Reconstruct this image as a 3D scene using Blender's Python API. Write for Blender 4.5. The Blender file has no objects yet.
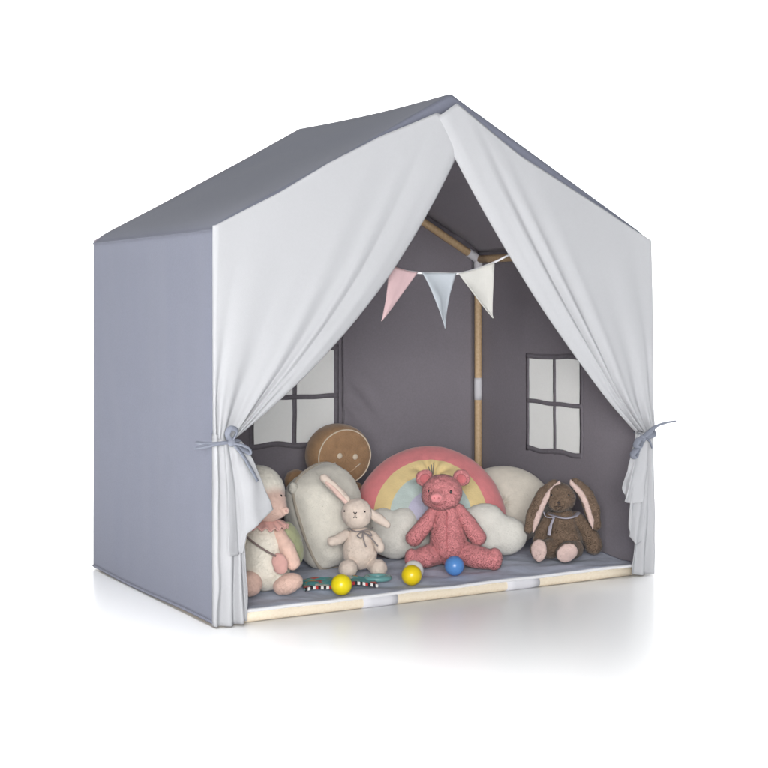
import bpy, bmesh, math, random
import numpy as np
from mathutils import Vector, Matrix, Euler, noise

random.seed(4)
RNG = np.random.default_rng(4)
SC = bpy.context.scene
COL = SC.collection
R = math.radians

# ------------------------------------------------------------------ camera
YAW = 0.526745565
cam_d = bpy.data.cameras.new('camera')
cam = bpy.data.objects.new('camera', cam_d)
COL.objects.link(cam)
cam.location = (-1.22406889, -2.82908658, 0.688619569)
cam.rotation_euler = (R(90), 0, -YAW)
cam_d.sensor_width = 36
cam_d.lens = 1434.99 / 768 * 36
cam_d.shift_y = -(384 - 304.17) / 768
cam_d.clip_end = 200
SC.camera = cam

# ------------------------------------------------------------------ world and studio lamps
world = bpy.data.worlds.new('World')
SC.world = world
world.use_nodes = True
bg = world.node_tree.nodes['Background']
bg.inputs[0].default_value = (0.78, 0.88, 1.0, 1)
bg.inputs[1].default_value = 0.17


def lamp(name, loc, target, size, power, col=(1, 1, 1)):
    d = bpy.data.lights.new(name, 'AREA')
    d.shape = 'RECTANGLE'
    d.size, d.size_y = size
    d.energy = power
    d.color = col
    o = bpy.data.objects.new(name, d)
    COL.objects.link(o)
    o.location = loc
    o.rotation_euler = (Vector(target) - Vector(loc)).to_track_quat('-Z', 'Y').to_euler()
    return o


lamp('left_softbox', (-3.5, 0.2, 0.65), (0.0, 0.4, 0.42), (2.0, 1.2), 42, (1, 0.99, 0.99))
lamp('front_softbox', (-2.1, -4.35, 1.25), (0.65, 0.3, 0.38), (2.2, 1.5), 250, (1.0, 0.992, 0.98))
# gridded panels hung over the tent and turned outwards, to whiten the sweep round it
GRID = R(64)
lamp('floor_panel', (0.4, 0.0, 3.6), (0.2, -2.2, 0), (5.0, 0.6), 56).data.spread = GRID
lamp('floor_panel', (-1.0, 0.4, 3.2), (-1.5, 0.3, 0), (4.0, 0.5), 75).data.spread = GRID
lamp('floor_panel', (2.1, 0.3, 3.2), (2.6, 0.2, 0), (4.0, 0.5), 70).data.spread = GRID
lamp('backdrop_light', (2.0, 2.6, 4.6), (2.4, 3.9, 0.6), (7.0, 2.0), 210).data.spread = R(100)

SC.view_settings.view_transform = 'Standard'
SC.view_settings.look = 'None'
SC.view_settings.exposure = 0.0
SC.view_settings.gamma = 1.0
SC.cycles.use_denoising = True
SC.cycles.max_bounces = 8


# ------------------------------------------------------------------ materials
def material(name, col, rough=0.9, sheen=0.0, bump=0.0, bscale=600, mottle=0.0, mscale=40,
             spec=0.3, coat=0.0, weave=False, trans=0.0, sss=0.0):
    m = bpy.data.materials.new(name)
    m.use_nodes = True
    nt = m.node_tree
    p = nt.nodes['Principled BSDF']
    p.inputs['Base Color'].default_value = (*col, 1)
    p.inputs['Roughness'].default_value = rough
    p.inputs['Specular IOR Level'].default_value = spec
    if sheen:
        p.inputs['Sheen Weight'].default_value = sheen
        p.inputs['Sheen Roughness'].default_value = 0.5
    if coat:
        p.inputs['Coat Weight'].default_value = coat
        p.inputs['Coat Roughness'].default_value = 0.08
    if sss:
        p.inputs['Subsurface Weight'].default_value = sss
        p.inputs['Subsurface Radius'].default_value = (0.01, 0.008, 0.006)
        p.inputs['Subsurface Scale'].default_value = 1.0
    tc = nt.nodes.new('ShaderNodeTexCoord')
    if mottle:
        n = nt.nodes.new('ShaderNodeTexNoise')
        n.inputs['Scale'].default_value = mscale
        n.inputs['Detail'].default_value = 6
        nt.links.new(tc.outputs['Object'], n.inputs['Vector'])
        mr = nt.nodes.new('ShaderNodeMapRange')
        mr.inputs[1].default_value = 0.3
        mr.inputs[2].default_value = 0.7
        mr.inputs[3].default_value = 1 - mottle
        mr.inputs[4].default_value = 1 + mottle
        nt.links.new(n.outputs['Fac'], mr.inputs[0])
        mx = nt.nodes.new('ShaderNodeVectorMath')
        mx.operation = 'SCALE'
        mx.inputs[0].default_value = col
        nt.links.new(mr.outputs[0], mx.inputs['Scale'])
        nt.links.new(mx.outputs[0], p.inputs['Base Color'])
    if bump:
        n = nt.nodes.new('ShaderNodeTexNoise')
        n.inputs['Scale'].default_value = bscale
        n.inputs['Detail'].default_value = 3
        nt.links.new(tc.outputs['Object'], n.inputs['Vector'])
        b = nt.nodes.new('ShaderNodeBump')
        b.inputs['Strength'].default_value = bump
        b.inputs['Distance'].default_value = 0.002
        nt.links.new(n.outputs['Fac'], b.inputs['Height'])
        nt.links.new(b.outputs[0], p.inputs['Normal'])
    if trans:
        out = nt.nodes['Material Output']
        t = nt.nodes.new('ShaderNodeBsdfTranslucent')
        t.inputs[0].default_value = (*col, 1)
        ms = nt.nodes.new('ShaderNodeMixShader')
        ms.inputs[0].default_value = trans
        nt.links.new(p.outputs[0], ms.inputs[1])
        nt.links.new(t.outputs[0], ms.inputs[2])
        nt.links.new(ms.outputs[0], out.inputs['Surface'])
    return m


def wood_material(name, c1, c2):
    m = bpy.data.materials.new(name)
    m.use_nodes = True
    nt = m.node_tree
    p = nt.nodes['Principled BSDF']
    p.inputs['Roughness'].default_value = 0.55
    tc = nt.nodes.new('ShaderNodeTexCoord')
    mp = nt.nodes.new('ShaderNodeMapping')
    mp.inputs['Scale'].default_value = (60, 60, 3)
    n = nt.nodes.new('ShaderNodeTexNoise')
    n.inputs['Scale'].default_value = 2.2
    n.inputs['Detail'].default_value = 6
    r = nt.nodes.new('ShaderNodeValToRGB')
    r.color_ramp.elements[0].position = 0.3
    r.color_ramp.elements[0].color = (*c1, 1)
    r.color_ramp.elements[1].position = 0.7
    r.color_ramp.elements[1].color = (*c2, 1)
    nt.links.new(tc.outputs['UV'], mp.inputs[0])
    nt.links.new(mp.outputs[0], n.inputs['Vector'])
    nt.links.new(n.outputs['Fac'], r.inputs[0])
    nt.links.new(r.outputs[0], p.inputs['Base Color'])
    return m


M = {}
M['backdrop'] = material('studio_white', (0.9, 0.9, 0.9), rough=0.26, spec=0.27)
M['grey'] = material('grey_cotton', (0.163, 0.172, 0.220), sheen=0.1, bump=0.25, bscale=900, mottle=0.04, mscale=260)
M['lining'] = material('grey_lining', (0.232, 0.214, 0.242), sheen=0.05, bump=0.3, bscale=900, mottle=0.05, mscale=200)
M['roof_underside_lit'] = material('roof_underside_lit', (0.32, 0.30, 0.335), sheen=0.05, bump=0.3, bscale=900, mottle=0.05, mscale=200)  # lighter copy of the roof cloth, bounced light put into the underside's colour
M['trim'] = material('grey_trim', (0.19, 0.176, 0.20), bump=0.4, bscale=700, mottle=0.08, mscale=120)
M['white'] = material('white_cotton', (0.505, 0.509, 0.529), bump=0.2, bscale=900, mottle=0.015, mscale=200, trans=0.18)
M['pane'] = material('window_mesh', (0.88, 0.88, 0.87), bump=0.2, bscale=900, mottle=0.02, mscale=150, trans=0.45)
M['tie'] = material('tie_cotton', (0.2, 0.215, 0.26), bump=0.3, bscale=900, mottle=0.06, mscale=300)
M['wood'] = wood_material('beech_wood', (0.50, 0.34, 0.19), (0.62, 0.45, 0.27))
M['rail_wood'] = wood_material('pale_pine_wood', (0.76, 0.65, 0.50), (0.83, 0.74, 0.60))
M['sleeve'] = material('white_sleeve', (0.66, 0.655, 0.69), rough=0.7)
M['mat'] = material('blue_grey_quilt', (0.51, 0.555, 0.68), sheen=0.1, bump=0.4, bscale=600, mottle=0.07, mscale=60)
M['binding'] = material('white_binding', (0.75, 0.75, 0.77), bump=0.3, bscale=500)
M['stitch'] = material('dark_stitching', (0.09, 0.09, 0.105))


# ------------------------------------------------------------------ object helpers
def link_mesh(name, me, mats, parent=None, smooth=True):
    o = bpy.data.objects.new(name, me)
    COL.objects.link(o)
    for m in (mats if isinstance(mats, (list, tuple)) else [mats]):
        me.materials.append(m)
    if smooth:
        me.polygons.foreach_set('use_smooth', [True] * len(me.polygons))
    if parent is not None:
        o.parent = parent
    return o


def thing(name, label, cat, loc=(0, 0, 0), rotz=0.0, group=None):
    o = bpy.data.objects.new(name, None)
    COL.objects.link(o)
    o.empty_display_size = 0.05
    o.location = loc
    o.rotation_euler = (0, 0, rotz)
    o['label'] = label
    o['category'] = cat
    if group:
        o['group'] = group
    return o


def N(x, y, z):
    return noise.noise(Vector((x, y, z)))


def sheet(name, fn, nu, nv, mat, parent, thick=0.0015, skip=None, off=0.0, us=None, vs=None):
    """a cloth panel: fn(u, v) -> Vector; real thickness from Solidify"""
    me = bpy.data.meshes.new(name)
    us = us if us is not None else [i / nu for i in range(nu + 1)]
    vs = vs if vs is not None else [j / nv for j in range(nv + 1)]
    V = [fn(u, v) for v in vs for u in us]
    n = len(us)
    F = []
    for j in range(len(vs) - 1):
        for i in range(n - 1):
            if skip and skip((us[i] + us[i + 1]) / 2, (vs[j] + vs[j + 1]) / 2):
                continue
            F.append((j * n + i, j * n + i + 1, (j + 1) * n + i + 1, (j + 1) * n + i))
    me.from_pydata([tuple(p) for p in V], [], F)
    me.update()
    o = link_mesh(name, me, mat, parent)
    if thick:
        s = o.modifiers.new('thickness', 'SOLIDIFY')
        s.thickness = thick
        s.offset = off
    return o


def merge_sheets(name, sheets, mat, parent, thick=0.0016):
    """several cloth panels (fn, nu, nv) in ONE mesh"""
    me = bpy.data.meshes.new(name)
    V, F = [], []
    for fn, nu, nv in sheets:
        b = len(V)
        for j in range(nv + 1):
            for i in range(nu + 1):
                V.append(tuple(fn(i / nu, j / nv)))
        for j in range(nv):
            for i in range(nu):
                a = b + j * (nu + 1) + i
                F.append((a, a + 1, a + nu + 2, a + nu + 1))
    me.from_pydata(V, [], F)
    me.update()
    o = link_mesh(name, me, mat, parent)
    if thick:
        s = o.modifiers.new('thickness', 'SOLIDIFY')
        s.thickness = thick
        s.offset = 0
    return o


def tube_data(pts, radii, seg=12, flat=1.0, cap=True, closed=False):
    pts = [Vector(p) for p in pts]
    if not isinstance(radii, (list, tuple)):
        radii = [radii] * len(pts)
    V, F, UV = [], [], []
    n = len(pts)
    prev = None
    L = 0.0
    for i, p in enumerate(pts):
        if closed:
            t = (pts[(i + 1) % n] - pts[i - 1]).normalized()
        else:
            t = (pts[min(i + 1, n - 1)] - pts[max(i - 1, 0)]).normalized()
        if prev is None:
            ref = Vector((0, 0, 1)) if abs(t.z) < 0.9 else Vector((1, 0, 0))
            a = t.cross(ref).normalized()
        else:
            a = (prev - t * prev.dot(t)).normalized()
        prev = a
        b = t.cross(a)
        if i:
            L += (p - pts[i - 1]).length
        for k in range(seg):
            th = 2 * math.pi * k / seg
            V.append(p + a * math.cos(th) * radii[i] + b * math.sin(th) * radii[i] * flat)
            UV.append((k / seg * 0.08, L))
    m = n if closed else n - 1
    for i in range(m):
        for k in range(seg):
            j = (i + 1) % n
            F.append((i * seg + k, i * seg + (k + 1) % seg, j * seg + (k + 1) % seg, j * seg + k))
    if cap and not closed:
        F.append(tuple(range(seg))[::-1])
        F.append(tuple((n - 1) * seg + k for k in range(seg)))
    return V, F, UV


def tube(name, pts, radii, mat, parent, seg=12, flat=1.0, closed=False, smooth=True):
    V, F, UV = tube_data(pts, radii, seg, flat, True, closed)
    me = bpy.data.meshes.new(name)
    me.from_pydata([tuple(v) for v in V], [], F)
    uvl = me.uv_layers.new(name='UVMap')
    for lp in me.loops:
        u = UV[lp.vertex_index]
        uvl.data[lp.index].uv = (u[0], u[1])
    me.update()
    return link_mesh(name, me, mat, parent, smooth)


def tubes(name, lines, mat, parent, seg=8, flat=1.0):
    """several strands of one part, as one mesh: lines = [(pts, radii), ...]"""
    V, F = [], []
    for pts, rad in lines:
        v, f, _ = tube_data(pts, rad, seg, flat)
        b = len(V)
        V += [tuple(p) for p in v]
        F += [tuple(i + b for i in q) for q in f]
    me = bpy.data.meshes.new(name)
    me.from_pydata(V, [], F)
    me.update()
    return link_mesh(name, me, mat, parent)


def bez(p, n=12):
    """Catmull-Rom through the points"""
    p = [Vector(q) for q in p]
    q = [2 * p[0] - p[1]] + p + [2 * p[-1] - p[-2]]
    out = []
    for i in range(1, len(q) - 2):
        for k in range(n):
            t = k / n
            out.append(0.5 * ((2 * q[i]) + (q[i + 1] - q[i - 1]) * t + (2 * q[i - 1] - 5 * q[i] + 4 * q[i + 1] - q[i + 2]) * t * t
                              + (3 * q[i] - q[i - 1] - 3 * q[i + 1] + q[i + 2]) * t ** 3))
    out.append(p[-1])
    return out


# ------------------------------------------------------------------ setting: one white sweep (floor curving up into the backdrop)
def sweep():
    c, s = math.cos(YAW), math.sin(YAW)
    prof = [(-12, 0), (-6, 0), (-3, 0), (0, 0), (2, 0), (3.2, 0)]
    for k in range(1, 13):
        a = k / 12 * math.pi / 2
        prof.append((3.2 + 1.4 * math.sin(a), 1.4 * (1 - math.cos(a))))
    prof += [(4.6, 3), (4.6, 6)]
    V, F = [], []
    for f, z in prof:
        for w in (-9, -3, 3, 9):
            V.append((0.6 + c * w + s * f, 0.4 - s * w + c * f, z))
    for j in range(len(prof) - 1):
        for i in range(3):
            a = j * 4 + i
            F.append((a, a + 1, a + 5, a + 4))
    me = bpy.data.meshes.new('backdrop')
    me.from_pydata(V, [], F)
    me.update()
    o = link_mesh('backdrop', me, M['backdrop'])
    o['kind'] = 'structure'
    o['label'] = 'plain white studio sweep under and behind the tent'


sweep()

# ------------------------------------------------------------------ the play tent
W, D, HE, HR = 1.2, 0.774, 0.85, 1.1745
SL = (HR - HE) / (W / 2)
tent = thing('play_tent', 'grey house shaped play tent with white front curtains tied back', 'play tent', (W / 2, D / 2, 0))
TO = Vector((W / 2, D / 2, 0))


def T(x, y, z):
    return Vector((x, y, z)) - TO


def edge0(u, v, k=0.06):
    """0 at the panel's border, 1 inside"""
    a = min(u, 1 - u, v, 1 - v) / k
    a = max(0.0, min(1.0, a))
    return a * a * (3 - 2 * a)


def gable(x):
    return HR - SL * abs(x - W / 2)


# outer left wall, seen from outside
def left_wall(u, v):
    y, z = -0.006 + u * (D + 0.006), 0.004 + v * (HE - 0.004)
    e = edge0(u, v)
    d = e * (0.008 * N(y * 2.2, z * 2.2, 1.3) + 0.003 * N(y * 6, z * 3.5, 5.1) + 0.0013 * N(y * 17, z * 8, 7))
    d += 0.004 * e * math.sin(math.pi * u) * math.sin(math.pi * v)
    sag = 0.0022 * math.sin(math.pi * u * 2 + 0.7) * max(0, 1 - v * 8)
    return T(-0.001 + d * 0.9, y, z + sag)


lw = sheet('left_wall', left_wall, 60, 64, M['grey'], tent, 0.002)
# stitched hem along its foot
tube('hem', [left_wall(k / 40, 0) + Vector((-0.0015, 0, 0.0045)) for k in range(41)], 0.0035, M['grey'], lw, 6, 0.7)


def hole(us, vs):
    (y0, y1), (z0, z1) = us, vs
    return lambda u, v: y0 < u < y1 and z0 < v < z1


def axis(n, cuts):
    a = sorted(set([round(i / n, 4) for i in range(n + 1)] + [round(c, 5) for c in cuts]))
    out = [a[0]]
    for x in a[1:]:
        if x - out[-1] < 0.004 and x not in [round(c, 5) for c in cuts]:
            continue
        if x - out[-1] < 0.004:
            out[-1] = x
        else:
            out.append(x)
    return out


# right wall with its window opening
RY0, RY1, RZ0, RZ1 = 0.276, 0.514, 0.279, 0.540


def right_wall(u, v):
    y, z = u * D, 0.004 + v * (HE - 0.004)
    e = edge0(u, v)
    d = e * (0.006 * N(y * 2.3 + 7, z * 2.2, 2.3) + 0.002 * N(y * 6, z * 4, 9.1))
    return T(W + 0.001 - 0.9 * d, y - 0.006 * max(0, 1 - u * 12), z)


def zv(z):
    return (z - 0.004) / (HE - 0.004)


rw = sheet('right_wall', right_wall, 1, 1, M['lining'], tent, 0.002, skip=hole((RY0 / D, RY1 / D), (zv(RZ0), zv(RZ1))),
           us=axis(44, [RY0 / D, RY1 / D]), vs=axis(48, [zv(RZ0), zv(RZ1)]))

# back wall (with gable) and its window opening
BX0, BX1, BZ0, BZ1 = 0.452, 0.708, 0.300, 0.562


def back_wall(u, v):
    x = u * W
    z = 0.004 + v * (gable(x) - 0.004)
    e = edge0(u, v, 0.05)
    d = e * (0.008 * N(x * 1.9 + 3, z * 2.0, 4.3) + 0.0025 * N(x * 6, z * 5, 3.1))
    return T(x, D - d, z)


def back_wall_abs(u, v):
    """rectangular rows (v is height) so the window opening stays square; the gable above is trimmed to the slope"""
    x = u * W
    z = min(0.004 + v * (HR + 0.002), gable(x) + 0.0045)
    e = edge0(u, v, 0.05)
    d = e * (0.008 * N(x * 1.9 + 3, z * 2.0, 4.3) + 0.0025 * N(x * 6, z * 5, 3.1))
    return T(x, D - d, z)


def zb(z):
    return (z - 0.004) / (HR + 0.002)


def bw_skip(u, v):
    if BX0 < u * W < BX1 and BZ0 < 0.004 + v * (HR + 0.002) < BZ1:
        return True
    return 0.004 + v * (HR + 0.002) > gable(u * W) + 0.016


bw = sheet('back_wall', back_wall_abs, 1, 1, M['lining'], tent, 0.002, skip=bw_skip,
           us=axis(60, [BX0 / W, BX1 / W]), vs=axis(70, [zb(BZ0), zb(BZ1)]))


# the loose panel over the right half of the back wall, its stitched edge beside the window
def flap(u, v):
    x = 0.728 + u * 0.445
    z = 0.03 + v * (gable(x) - 0.05)
    w = (1 - u) ** 3
    d = 0.006 + 0.004 * w * math.sin(z * 19) * 0.6 + 0.006 * N(x * 3 + 1, z * 3, 8.8) * edge0(u, v, 0.2)
    # a slack pucker near the foot of the stitched edge
    d += 0.012 * math.exp(-((x - 0.78) / 0.05) ** 2 - ((z - 0.40) / 0.06) ** 2) * math.sin((x + z) * 70)
    return T(x, D - 0.006 - d, z)


fl = sheet('back_panel', flap, 40, 60, M['lining'], tent, 0.002)
tube('panel_hem', [flap(0, k / 60) + Vector((0.001, -0.0012, 0)) for k in range(61)], 0.0042, M['trim'], fl, 6, 0.5)


def window(name, P, u0, u1, v0, v1, um, vm, bar, parent, normal):
    """P(a, b, lift) -> point; white mesh sewn behind grey tape bars"""
    def pane(u, v):
        a, b = u0 - .012 + (u1 - u0 + .024) * u, v0 - .012 + (v1 - v0 + .024) * v
        return P(a, b, -0.003 + 0.0012 * N(a * 9, b * 9, 3))
    pw = sheet(name, pane, 16, 16, M['pane'], parent, 0.001)
    V, F = [], []

    def strip(pts0, pts1):
        b = len(V)
        for p, q in zip(pts0, pts1):
            V.append(tuple(p)); V.append(tuple(q))
        for i in range(len(pts0) - 1):
            F.append((b + 2 * i, b + 2 * i + 1, b + 2 * i + 3, b + 2 * i + 2))

    n = 24
    def vert(a0, a1, lift, ph):
        s0, s1 = [], []
        for i in range(n + 1):
            b = v0 - bar * 0.9 + (v1 - v0 + 1.8 * bar) * i / n
            w = 0.0022 * N(b * 16, ph, 2)
            s0.append(P(a0 + w, b, lift + 0.0003 * N(b * 20, ph, 1)))
            s1.append(P(a1 + w * 0.6, b, lift + 0.0003 * N(b * 20, ph, 7)))
        strip(s0, s1)

    def horiz(b0, b1, lift, ph, wob=0.003):
        s0, s1 = [], []
        for i in range(n + 1):
            a = u0 - bar * 0.9 + (u1 - u0 + 1.8 * bar) * i / n
            w = wob * N(a * 14, ph, 2) * 1.6
            s0.append(P(a, b0 + w, lift + 0.0003 * N(a * 20, ph, 1)))
            s1.append(P(a, b1 + w, lift + 0.0003 * N(a * 20, ph, 9)))
        strip(s0, s1)

    vert(u0 - bar, u0 + 0.004, 0.0018, 1.1)
    vert(u1 - 0.004, u1 + bar, 0.0018, 2.2)
    horiz(v0 - bar, v0 + 0.004, 0.0030, 3.3, 0.005)
    horiz(v1 - 0.004, v1 + bar, 0.0030, 4.4)
    vert(um - bar * 0.60, um + bar * 0.60, 0.0016, 5.5)
    horiz(vm - bar * 0.60, vm + bar * 0.60, 0.0027, 6.6)
    me = bpy.data.meshes.new('window_frame')
    me.from_pydata(V, [], F)
    me.update()
    fr = link_mesh('window_frame', me, M['trim'], pw)
    s = fr.modifiers.new('thickness', 'SOLIDIFY')
    s.thickness = 0.0008
    s.offset = 0
    return pw


window('window', lambda a, b, l: right_wall(a / D, zv(b)) + Vector((-l, 0, 0)), RY0, RY1, RZ0, RZ1, 0.391, 0.412, 0.010, tent, None)
window('window', lambda a, b, l: back_wall_abs(a / W, zb(b)) + Vector((0, -l, 0)), BX0, BX1, BZ0, BZ1, 0.580, 0.429, 0.011, tent, None)


# roof: both slopes in one sheet, slightly slack between the poles, rolled over the eaves
def roof(u, v):
    # u across from left eave to right eave, v from front to back
    x = -0.0018 + u * (W + 0.0036)
    y = -0.005 + v * (D + 0.011)
    h = gable(x) + 0.006
    sx = abs(x - W / 2) / (W / 2)
    sl = math.sin(math.pi * min(1, max(0, sx)))
    vv = math.sin(math.pi * v)
    h -= sl * (0.004 + 0.007 * vv)
    h -= 0.006 * vv * max(0, 1 - sx * 6)
    h += sl * edge0(u, v, 0.08) * (0.006 * N(x * 2.5, y * 2.5, 0.4) + 0.0028 * N(x * 8, y * 4, 6) + 0.0009 * N(x * 20, y * 9, 3))
    if sx > 0.93:
        h -= ((sx - 0.93) / 0.075) ** 2 * 0.010
    if v < 0.02:
        h -= 0.0015 + 0.0007 * N(x * 12, 0, 3)
    return T(x, y, h)


rf = sheet('roof', roof, 96, 44, [M['grey'], M['roof_underside_lit']], tent, 0.0024)
rf.modifiers['thickness'].material_offset = 1


# roof hem: narrow band hanging over the front gable poles
def band(u, v):
    x = 0.03 + u * (W - 0.06)
    return T(x, -0.0055, gable(x) + 0.0045 - 0.034 * v)


bd = sheet('roof_hem', band, 96, 3, M['grey'], rf, 0.002)


# front curtains ------------------------------------------------
def lerp(a, b, t):
    return a + (b - a) * t


def interp(x, xs, ys):
    return float(np.interp(x, xs, ys))


def curtain_main(side):
    if side == 'left':
        x_out, x_top, kx0, kx1, kz = -0.004, 0.655, -0.003, 0.042, 0.397
        C1 = Vector((0.4465, 0.668))
        topx = [0, .158, .269, .398, .553, .655]
        topz = [.856, .936, 1.0005, 1.066, 1.132, 1.115]
        yb = -0.013
    else:
        x_out, x_top, kx0, kx1, kz = W + 0.004, 0.550, W + 0.003, W - 0.052, 0.362
        C1 = Vector((0.848, 0.640))
        topx = [.550, .606, .69, .79, .89, 1.0, 1.1, 1.204]
        topz = [1.119, 1.158, 1.105, 1.043, .996, .944, .895, .846]
        yb = -0.019
    sgn = 1 if side == 'left' else -1

    def f(u, v):
        xt = lerp(x_out, x_top, u)
        zt = interp(xt, topx, topz)
        if side == 'left':
            zt += 0.0010 * N(xt * 11, 3, 0) + 0.0012 * N(xt * 60, 5, 0) * max(0, N(xt * 6, 1, 1) + 0.4)
        P0 = Vector((xt, zt))
        P2 = Vector((lerp(kx0, kx1, u), kz + 0.006 * math.sin(u * 9)))
        P01 = Vector((x_top, interp(x_top, topx, topz)))
        P21 = Vector((kx1, kz))
        mid = (P0 + P2) * 0.5
        dev = C1 - (P01 + P21) * 0.5
        Cc = mid + dev * (u ** 1.25)
        if side == 'left' or True:
            # the outer edge stays on the corner pole
            w = (1 - u) ** 3
            Cc = Cc * (1 - w) + Vector((x_out, mid.y)) * w
        p = P0 * (1 - v) ** 2 + Cc * 2 * v * (1 - v) + P2 * v * v
        # folds fan out of the tie
        g = v ** 2.4
        amp = 0.0010 + 0.0125 * g
        ph = 2 * math.pi * (4.3 * u + 0.35 * math.sin(5 * u + 1) + 0.15 * N(u * 3, v * 1.5, 2 if side == 'left' else 9))
        s = math.sin(ph)
        fold = amp * (0.55 * s + 0.3 * math.sin(2.1 * ph + 1.0) * g)
        # rolled, heavier gathers along the inner edge
        e = 1.15 * math.exp(-((u - 0.905) / 0.045) ** 2) + 0.9 * math.exp(-((u - 0.76) / 0.04) ** 2) - 0.5 * math.exp(-((u - 0.835) / 0.025) ** 2) + 0.4 * math.exp(-((u - 0.60) / 0.05) ** 2)
        fold += 0.0125 * e * (0.12 + 0.88 * min(1, v * 1.5)) * math.sin(math.pi * min(1, v * 0.9 + 0.1))
        fold *= min(1, u * 9) if side == 'left' else min(1, u * 7)
        roll = 0.010 * max(0, (u - 0.955) / 0.045) ** 2
        bil = 0.012 * math.sin(math.pi * u) * math.sin(math.pi * min(1, v * 1.2)) + 0.003 * N(p.x * 4, p.y * 4, 3)
        k = max(0, (v - 0.86) / 0.14)
        y = yb - fold - bil * (1 - k) + roll - 0.006 * k
        y = lerp(-0.0055, y, min(1, u / 0.014))
        return T(p.x, y, p.y)
    return f


def skirt(top, bottom, folds, amp, yb, ph, wrap=0):
    """hanging cloth from a gathered top line [(x,z)..] to a bottom line [(x,z)..]"""
    tu = np.linspace(0, 1, len(top))
    bu = np.linspace(0, 1, len(bottom))

    def f(u, v):
        xt, zt = interp(u, tu, [p[0] for p in top]), interp(u, tu, [p[1] for p in top])
        xb, zb_ = interp(u, bu, [p[0] for p in bottom]), interp(u, bu, [p[1] for p in bottom])
        e = v ** 0.75
        x = lerp(xt, xb, e)
        z = lerp(zt, zb_, v)
        a = amp * (0.45 + 0.55 * v)
        y = yb - a * (math.sin(2 * math.pi * folds * u + ph + 1.3 * N(u * 2, v * 2.5, ph)) + 0.5 * N(u * 6, v * 3, ph + 8)) - 0.004 * math.sin(math.pi * v)
        x += (0.002 + 0.005 * max(0, 1 - 4 * min(u, 1 - u))) * N(u * 4, v * 5, ph + 3) * v
        if wrap == 1:
            k = min(1, u / 0.035); y = lerp(-0.0055, y, k); x = lerp(xt - 0.0005, x, k)
        if wrap == 2:
            k = min(1, (1 - u) / 0.05); y = lerp(-0.0055, y, k); x = lerp(xt + 0.0005, x, k)
        return T(x, y, z)
    return f


def curtain(side):
    if side == 'left':
        sh = [(curtain_main('left'), 130, 110),
              (skirt([(-.004, .412), (.02, .411), (.040, .408)], [(-.004, .004), (.03, .003), (.052, .005), (.072, .008)], 2.6, .0065, -.021, 2.2, 1), 60, 40),
              (skirt([(.006, .40), (.024, .402), (.044, .400)], [(.016, .156), (.040, .155), (.052, .158), (.058, .200), (.088, .222), (.121, .247)],
                     1.3, .008, -.040, 1.9), 60, 40)]
    else:
        sh = [(curtain_main('right'), 130, 110),
              (skirt([(1.142, .376), (1.17, .377), (1.204, .378)], [(1.131, .007), (1.17, .004), (1.204, .004)], 2.1, .006, -.021, 2.4, 2), 50, 40),
              (skirt([(1.132, .362), (1.150, .364), (1.176, .366)], [(1.108, .128), (1.113, .108), (1.120, .104), (1.126, .088), (1.140, .084), (1.166, .092)], 1.8, .006, -.032, 0.3), 50, 40),
              (skirt([(1.132, .360), (1.148, .362), (1.166, .366)], [(1.086, .232), (1.092, .214), (1.086, .198), (1.10, .193), (1.118, .190), (1.144, .193)], 1.6, .006, -.042, 4.0), 50, 40)]
    return merge_sheets('curtain', sh, M['white'], tent)


cl = curtain('left')
cl['label'] = 'left white curtain tied back at the corner'
cr = curtain('right')
cr['label'] = 'right white curtain lapping over the left one at the ridge'


# ties ------------------------------------------------
def tie(lines, knots, parent, flat=0.45):
    V, F = [], []
    for pts, rad in lines:
        c = bez(pts, 8)
        rr = [1.3 * interp(i / (len(c) - 1), np.linspace(0, 1, len(rad)), rad) for i in range(len(c))]
        v, f, _ = tube_data(c, rr, 10, flat)
        b = len(V)
        V += [tuple(p) for p in v]
        F += [tuple(i + b for i in q) for q in f]
    for c, r in knots:
        bm = bmesh.new()
        bmesh.ops.create_icosphere(bm, subdivisions=2, radius=1)
        b = len(V)
        for q in bm.verts:
            k = 1 + 0.18 * N(q.co.x * 2, q.co.y * 2, q.co.z * 2 + r[0] * 90)
            V.append((c[0] + q.co.x * r[0] * k, c[1] + q.co.y * r[1] * k, c[2] + q.co.z * r[2] * k))
        for q in bm.faces:
            F.append(tuple(b + x.index for x in q.verts))
        bm.free()
    me = bpy.data.meshes.new('tie')
    me.from_pydata(V, [], F)
    me.update()
    return link_mesh('tie', me, M['tie'], parent)


TSH = [-0.020]


def tl(*p):
    return [T(q[0] + TSH[0], q[1], q[2]) for q in p]


tie([(tl((.040, -.044, .397), (.008, -.040, .394), (-.014, -.036, .389), (-.036, -.030, .386)), [.006, .0065, .0055, .0035]),
     (tl((.040, -.044, .398), (.028, -.056, .416), (.036, -.058, .428), (.050, -.056, .421), (.044, -.048, .402)), [.0055, .005, .005, .005, .0055]),
     (tl((.040, -.046, .396), (.058, -.060, .392), (.074, -.064, .384), (.078, -.062, .374), (.066, -.056, .380), (.05, -.05, .390)), [.006, .005, .005, .005, .005, .005]),
     (tl((.046, -.048, .394), (.060, -.060, .372), (.076, -.064, .345), (.093, -.066, .314)), [.006, .0058, .0055, .0048]),
     (tl((-.010, .010, .394), (-.012, -.012, .394), (.004, -.036, .395), (.03, -.044, .397), (.058, -.040, .398), (.060, -.012, .398), (.050, .010, .398)), [.006] * 7)],
    [(T(.021, -.050, .397), (.010, .008, .009))], cl)
TSH[0] = -0.030
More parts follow.
